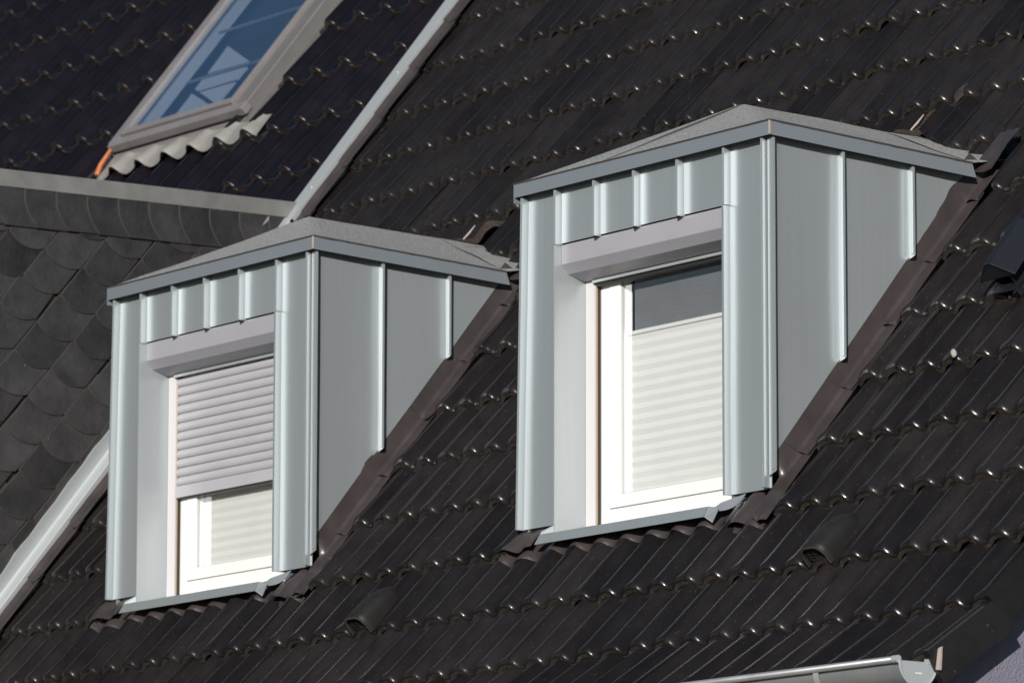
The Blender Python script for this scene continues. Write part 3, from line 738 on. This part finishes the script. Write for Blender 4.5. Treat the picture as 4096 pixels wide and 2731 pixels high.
# ------------------------------------------------------------------ neighbouring house
NH = 0.05; NW = 0.231; NE = 0.386
nb = empty('neighbouring_house', (-7.0, 0.9, 0)); prop(nb, 'neighbouring house with glossy dark glazed roof tiles', 'house')
nb0 = Vector((-7.0, 0.9, 0))
mb = MB('stucco'); mb.box(-10.6, XL - 0.09, -0.7, -0.45, 0, ZE); mb.build('front_wall', nb, lambda q: q - nb0)
mb = MB('deck'); mb.box(-10.6, XL - 0.07, -0.8, 6.2, -0.13, -0.09); nroof = mb.build('roof', nb); nroof.location = P0 - nb0; nroof.rotation_euler = (SL, 0, 0)
def gprof(x):
    x = x % NW
    if x < 0.088: return 0.043 * math.sin(math.pi * x / 0.088) ** 0.8
    t = (x - 0.088) / (NW - 0.088); return -0.010 * math.sin(math.pi * t) + 0.006 * t ** 3
def glazed_tile():
    mb = MB('glazed_tile', 'glazed_edge'); xs = [NW * 1.03 * i / 26 for i in range(27)]
    ys = [(0.0, -0.012), (0.003, -0.005), (0.007, -0.0015), (0.014, 0.0), (0.2, 0.0), (0.44, 0.0)]
    top = [[(x, y, gprof(min(x, NW * 0.9999) if x < NW else x) + dz - 0.043) for y, dz in ys] for x in xs]
    mb.grid(top, 0)
    mb.grid([[t[0], (t[0][0], 0.003, t[0][2] - 0.022)] for t in top], 1, True)
    mb.add(list(top[-1]) + [(xs[-1], 0.44, -0.08), (xs[-1], 0.003, -0.08)], [tuple(range(8))], 1)
    mb.add(list(top[0]) + [(xs[0], 0.44, -0.08), (xs[0], 0.003, -0.08)], [tuple(reversed(range(8)))], 1)
    bm = bmesh.new(); vs = [bm.verts.new(q) for q in mb.v]
    for f, mi in zip(mb.f, mb.mi): fc = bm.faces.new([vs[i] for i in f]); fc.material_index = mi; fc.smooth = mi == 0
    bmesh.ops.remove_doubles(bm, verts=bm.verts, dist=1e-6); bmesh.ops.recalc_face_normals(bm, faces=bm.faces)
    for e in bm.edges:
        if len(e.link_faces) == 2 and e.link_faces[0].material_index != e.link_faces[1].material_index: e.smooth = False
    me = bpy.data.meshes.new('glazed_tile'); bm.to_mesh(me); bm.free()
    for x in mb.mats: me.materials.append(MATS[x])
    return me
GT = glazed_tile()
SKX0, SKX1, SKS0, SKS1 = -6.06, -4.885, 3.17, 4.62      # roof window outline
ND = math.asin(0.034 / NE); rest = bmesh.new(); nk = 0; lst = []
x0n = -3.79 - 0.044
for r in range(-2, 9):
    s0 = 2.578 + NE * r
    for k in range(-1, 32):
        x = x0n - NW * k
        if x + NW > XL - 0.055 or x < -10.5: continue
        if x + NW > SKX0 - 0.02 and x < SKX1 + 0.02 and s0 + NE > SKS0 - 0.15 and s0 < SKS1:
            if x + NW * 0.5 > SKX0 + 0.02 and x + NW * 0.5 < SKX1 - 0.02:
                if s0 + NE > SKS0 + 0.06: continue
        M = Matrix.Translation((x + random.gauss(0, 0.0015), s0 + random.gauss(0, 0.004), NH + random.gauss(0, 0.001))) @ Matrix.Rotation(-ND + random.gauss(0, R(0.3)), 4, 'X') @ Matrix.Rotation(random.gauss(0, R(0.35)), 4, 'Z')
        c = roof_to_world((x + 0.1, s0 + 0.2, NH)); lst.append(((0 if in_view(c) else 1, (c - CAM).length), M))
lst.sort(key=lambda q: q[0])
for i, (k_, M) in enumerate(lst):
    if i < 290 and k_[0] == 0: link('tile', GT, nroof, M)
    else:
        t_ = GT.copy(); t_.transform(M); rest.from_mesh(t_); bpy.data.meshes.remove(t_)
rme = bpy.data.meshes.new('far_tiles'); rest.to_mesh(rme); rest.free()
for x in ('glazed_tile', 'glazed_edge'): rme.materials.append(MATS[x])
prop(link('far_tiles', rme, nroof), None, None, None, 'stuff')

# roof window of the neighbour
sk = empty('roof_window', roof_to_world((-5.47, SKS0, NH)), (SL, 0, 0)); prop(sk, 'roof window with taupe frame and blue sky reflecting glass among glossy tiles', 'roof window')
def skt(q): return Vector((q[0] + 5.47, q[1] - SKS0, q[2] - NH))
gxa, gxb, gsa, gsb = -5.945, -5.015, 3.245, 4.54
def skb(name, mb, bevel=0.0, par=sk, smooth=False): return mb.build(name, par, skt, bevel, smooth)
mb = MB('sky_frame', 'sky_flash'); mb.box(SKX0, gxa - 0.03, SKS0, SKS1, -0.02, 0.065); mb.box(gxb + 0.03, SKX1 + 0.015, SKS0, SKS1, -0.02, 0.056, 1); mb.box(gxa - 0.03, gxb + 0.03, SKS1 - 0.06, SKS1, -0.02, 0.065)
fo = skb('frame', mb, 0.004)
mb = MB('sky_frame'); mb.box(gxa - 0.0295, gxa, SKS0 + 0.035, SKS1 - 0.062, 0.03, 0.078); mb.box(gxb, gxb + 0.0295, SKS0 + 0.035, SKS1 - 0.062, 0.03, 0.078); mb.box(gxa, gxb, SKS0 + 0.035, gsa, 0.03, 0.077); skb('sash', mb, 0.004)
mb = MB('sky_frame'); mb.box(SKX0 + 0.005, SKX1 + 0.022, SKS0 - 0.02, SKS0 + 0.033, 0.018, 0.0625); skb('bottom_cover', mb, 0.006)
mb = MB('gasket'); mb.box(SKX0 + 0.02, SKX1, SKS0 - 0.012, SKS0 + 0.02, -0.03, 0.017); skb('shade_strip', mb)  # dark strip put in for the shade below the cover
mb = MB('sky_frame'); mb.box(SKX0 + 0.01, SKX1 + 0.02, SKS0 - 0.085, SKS0 - 0.013, -0.02, 0.004); skb('lower_flashing', mb, 0.004)
mb = MB('sky_flash'); mb.box(SKX1 + 0.016, SKX1 + 0.065, SKS0 - 0.06, SKS1, -0.05, 0.012); skb('side_flashing', mb, 0.003)
mb = MB('sky_flash'); mb.box(SKX0 - 0.06, SKX0 - 0.001, SKS0 - 0.02, SKS1, -0.05, 0.012); skb('side_flashing', mb, 0.003)
mb = MB('sky_glass'); mb.add([(gxa, gsa, 0.062), (gxb, gsa, 0.062), (gxb, gsb, 0.062), (gxa, gsb, 0.062)], [(0, 1, 2, 3)]); skb('pane', mb)
mb = MB('grey_lead'); P = []; nn = 100
for i in range(nn + 1):
    x = -6.03 + (SKX1 + 0.26 + 6.03) * i / nn; low = SKS0 - 0.200 + 0.012 * mnoise.noise((x * 7, 0, 0)) + 0.012 * math.cos(2 * math.pi * (x - x0n - 0.044) / NW)
    P.append([(x, low + (SKS0 - 0.06 - low) * t, NH - 0.043 + gprof(x - x0n) * (1 - 0.6 * t) - (low + (SKS0 - 0.06 - low) * t - (2.578 + NE)) * 0.088 + 0.008 + 0.008 * t - (0.005 if j == 0 else 0)) for j, t in enumerate((0, 0.06, 0.3, 0.6, 1.0))])
mb.grid(P); skb('apron', mb, 0, sk, True)
mb = MB('terracotta'); mb.tube([(-6.035, 2.99, 0.02), (-6.04, 3.05, 0.035), (-6.045, 3.15, 0.04)], [0.013, 0.011, 0.009], 7); skb('broken_tile_edge', mb)
mb = MB('interior_white'); mb.box(gxa - 0.03, gxa - 0.002, gsa, gsb, -0.028, 0.05); mb.box(gxa, gxb, gsb - 0.02, gsb, -0.1, 0.05); skb('lining', mb)
mb = MB('interior_white'); mb.box(gxb + 0.002, gxb + 0.03, gsa, gsb, -0.5, 0.05); mb.box(gxa, gxb, gsa - 0.03, gsa - 0.002, -0.5, 0.03); skb('lining', mb)
DP = 0.15
def inner(px, py):
    d = FV + RV * ((px / 1.68 - 2048) / 21684) - UV * ((py / 1.68 - 1365.5) / 21684)
    q = P0 + nR * (NH + 0.05 - DP); t = (q - CAM).dot(nR) / d.dot(nR); v = to_roof(CAM + d * t); return (v.x, v.y, v.z)
for quad in ([(1530, 310), (1670, 408), (1640, 425), (1395, 495)], [(1660, 450), (1455, 702), (1310, 600), (1372, 520)], [(1290, 630), (1420, 712), (1165, 790)]):
    pts = [inner(*q) for q in quad]; mb = MB('interior_white'); mb.hexa([(x, y, z - 0.01) for x, y, z in pts], pts); skb('light_patch_panel', mb)  # pale panels added in the shape of the light patches behind the glass
mb = MB('deck'); mb.box(gxa - 0.9, gxb + 0.05, gsa - 0.1, gsb + 0.3, -0.56, -0.5); skb('interior_floor', mb)
mb = MB('zinc_pale'); mb.box(gxa + 0.10, gxb - 0.02, 3.938, 3.952, 0.03, 0.042); mb.box(gxa + 0.18, gxb - 0.06, 3.56, 3.574, 0.03, 0.042); skb('inner_bar', mb, 0.004)

# slate clad dormer cheek of the neighbour
XS = XL - 0.072
sdm = empty('slate_clad_dormer', (-4.6, 0.4, ZS - 0.6)); prop(sdm, 'large dormer with dark slate hung side wall and grey metal roof edge', 'dormer')
s0v = Vector((-4.6, 0.4, ZS - 0.6)); stf = lambda q: Vector((q[0], q[1], q[2] + ZS)) - s0v
mb = MB('deck'); mb.hexa([(XS - 0.03, -1.6, -2.6), (XS - 0.008, -1.6, -2.6), (XS - 0.008, 1.45, 0.60), (XS - 0.03, 1.45, 0.60)], [(XS - 0.03, -1.6, 0.61), (XS - 0.008, -1.6, 0.61), (XS - 0.008, 1.45, 0.61), (XS - 0.03, 1.45, 0.61)])
mb.build('side_wall', sdm, stf)
mb = MB('zinc_weathered'); mb.box(-9.5, XS - 0.031, -1.65, 1.4, 0.585, 0.64); mb.build('flat_roof', sdm, stf)
mb = MB('stucco'); mb.box(-9.5, XS - 0.035, -1.6, -1.4, -2.4, 0.58); mb.build('front_wall', sdm, stf)
mb = MB('zinc_weathered')
mb.hexa([(XS - 0.031, -1.68, 0.548), (XS + 0.030, -1.68, 0.548), (XS + 0.030, 1.335, 0.607), (XS - 0.031, 1.335, 0.607)], [(XS - 0.031, -1.68, 0.628), (XS + 0.022, -1.68, 0.628), (XS + 0.022, 1.375, 0.683), (XS - 0.031, 1.375, 0.683)])
mb.build('roof_edge', sdm, stf, 0.003)
pd = Vector((0, 0.6562, 0.7546)); qd = Vector((0, 0.7546, -0.6562))
LP, LQ = 0.1722, 0.183
def slate_mesh():
    n = 14; lo = []
    for i in range(n + 1):
        t = i / n; q = LQ * t * 0.985
        lo.append((0.012 * (1 - t) ** 6 + 0.078 * t ** 3.2, q))
    outl = lo + [(0.27, LQ * 0.985), (0.27, 0.0)]
    def P(p, q, x): v = pd * p + qd * q; return (0.011 * (1 - p / 0.27) + x, v.y, v.z)
    mb = MB('slate', 'slate_edge'); k = len(outl)
    a_ = [P(p, q, 0.006) for p, q in outl]; b_ = [P(p, q, 0.0) for p, q in outl]
    ai = [P(p + 0.002, q * 0.97 + 0.0025, 0.0075) for p, q in outl]
    mb.add(a_ + b_, [(i, (i + 1) % k, k + (i + 1) % k, k + i) for i in range(k)], 1)
    mb.add(a_ + ai, [(i, (i + 1) % k, k + (i + 1) % k, k + i) for i in range(k)], 1)
    mb.add(ai, [tuple(range(k))], 0)
    return mb.mesh('slate')
SM = slate_mesh()
for i in range(-4, 8):
    for j in range(-14, 10):
        v = Vector((0, -0.049, 0.198)) + Vector((0, 0.113, 0.130)) * j + Vector((0, 0.186, -0.065)) * i
        zr_ = -1.1067 + 1.2526 * v.y
        if v.z > 0.50 or v.y < -1.5 or v.z + 0.12 < zr_ or v.z < -2.2: continue
        if not in_view(Vector((XS, v.y, v.z + ZS)), 0.06): continue
        o = link('slate', SM, sdm); o.location = Vector((XS - 0.004, v.y + random.gauss(0, 0.003), v.z + random.gauss(0, 0.003) + ZS)) - s0v; o.rotation_euler = (random.gauss(0, R(1.2)), 0, 0)
def border_mesh():
    n = 12; lo = []
    for i in range(n + 1):
        t = i / n; lo.append((0.060 * t ** 2.6 - 0.002 * math.sin(t * 6), -0.157 * t))
    outl = [(y, z) for y, z in lo] + [(0.22, -0.157), (0.22, 0.01), (0.0, 0.01)]
    mb = MB('slate', 'slate_edge'); k = len(outl)
    def P(y, z, x): return (x + 0.010 * (1 - y / 0.22), y, z)
    a_ = [P(y, z, 0.006) for y, z in outl]; b_ = [P(y, z, 0) for y, z in outl]; ai = [P(y + 0.002, z * 0.985 + 0.001, 0.0075) for y, z in outl]
    mb.add(a_ + b_, [(i, (i + 1) % k, k + (i + 1) % k, k + i) for i in range(k)], 1); mb.add(a_ + ai, [(i, (i + 1) % k, k + (i + 1) % k, k + i) for i in range(k)], 1); mb.add(ai, [tuple(range(k))], 0)
    return mb.mesh('border_slate')
BM = border_mesh()
for i in range(-2, 9):
    y = -0.05 + 0.1585 * i
    o = link('border_slate', BM, sdm); o.location = Vector((XS + 0.012, y, 0.572 + 0.020 * y + ZS)) - s0v; o.rotation_euler = (R(1.2) + random.gauss(0, R(0.5)), 0, 0)
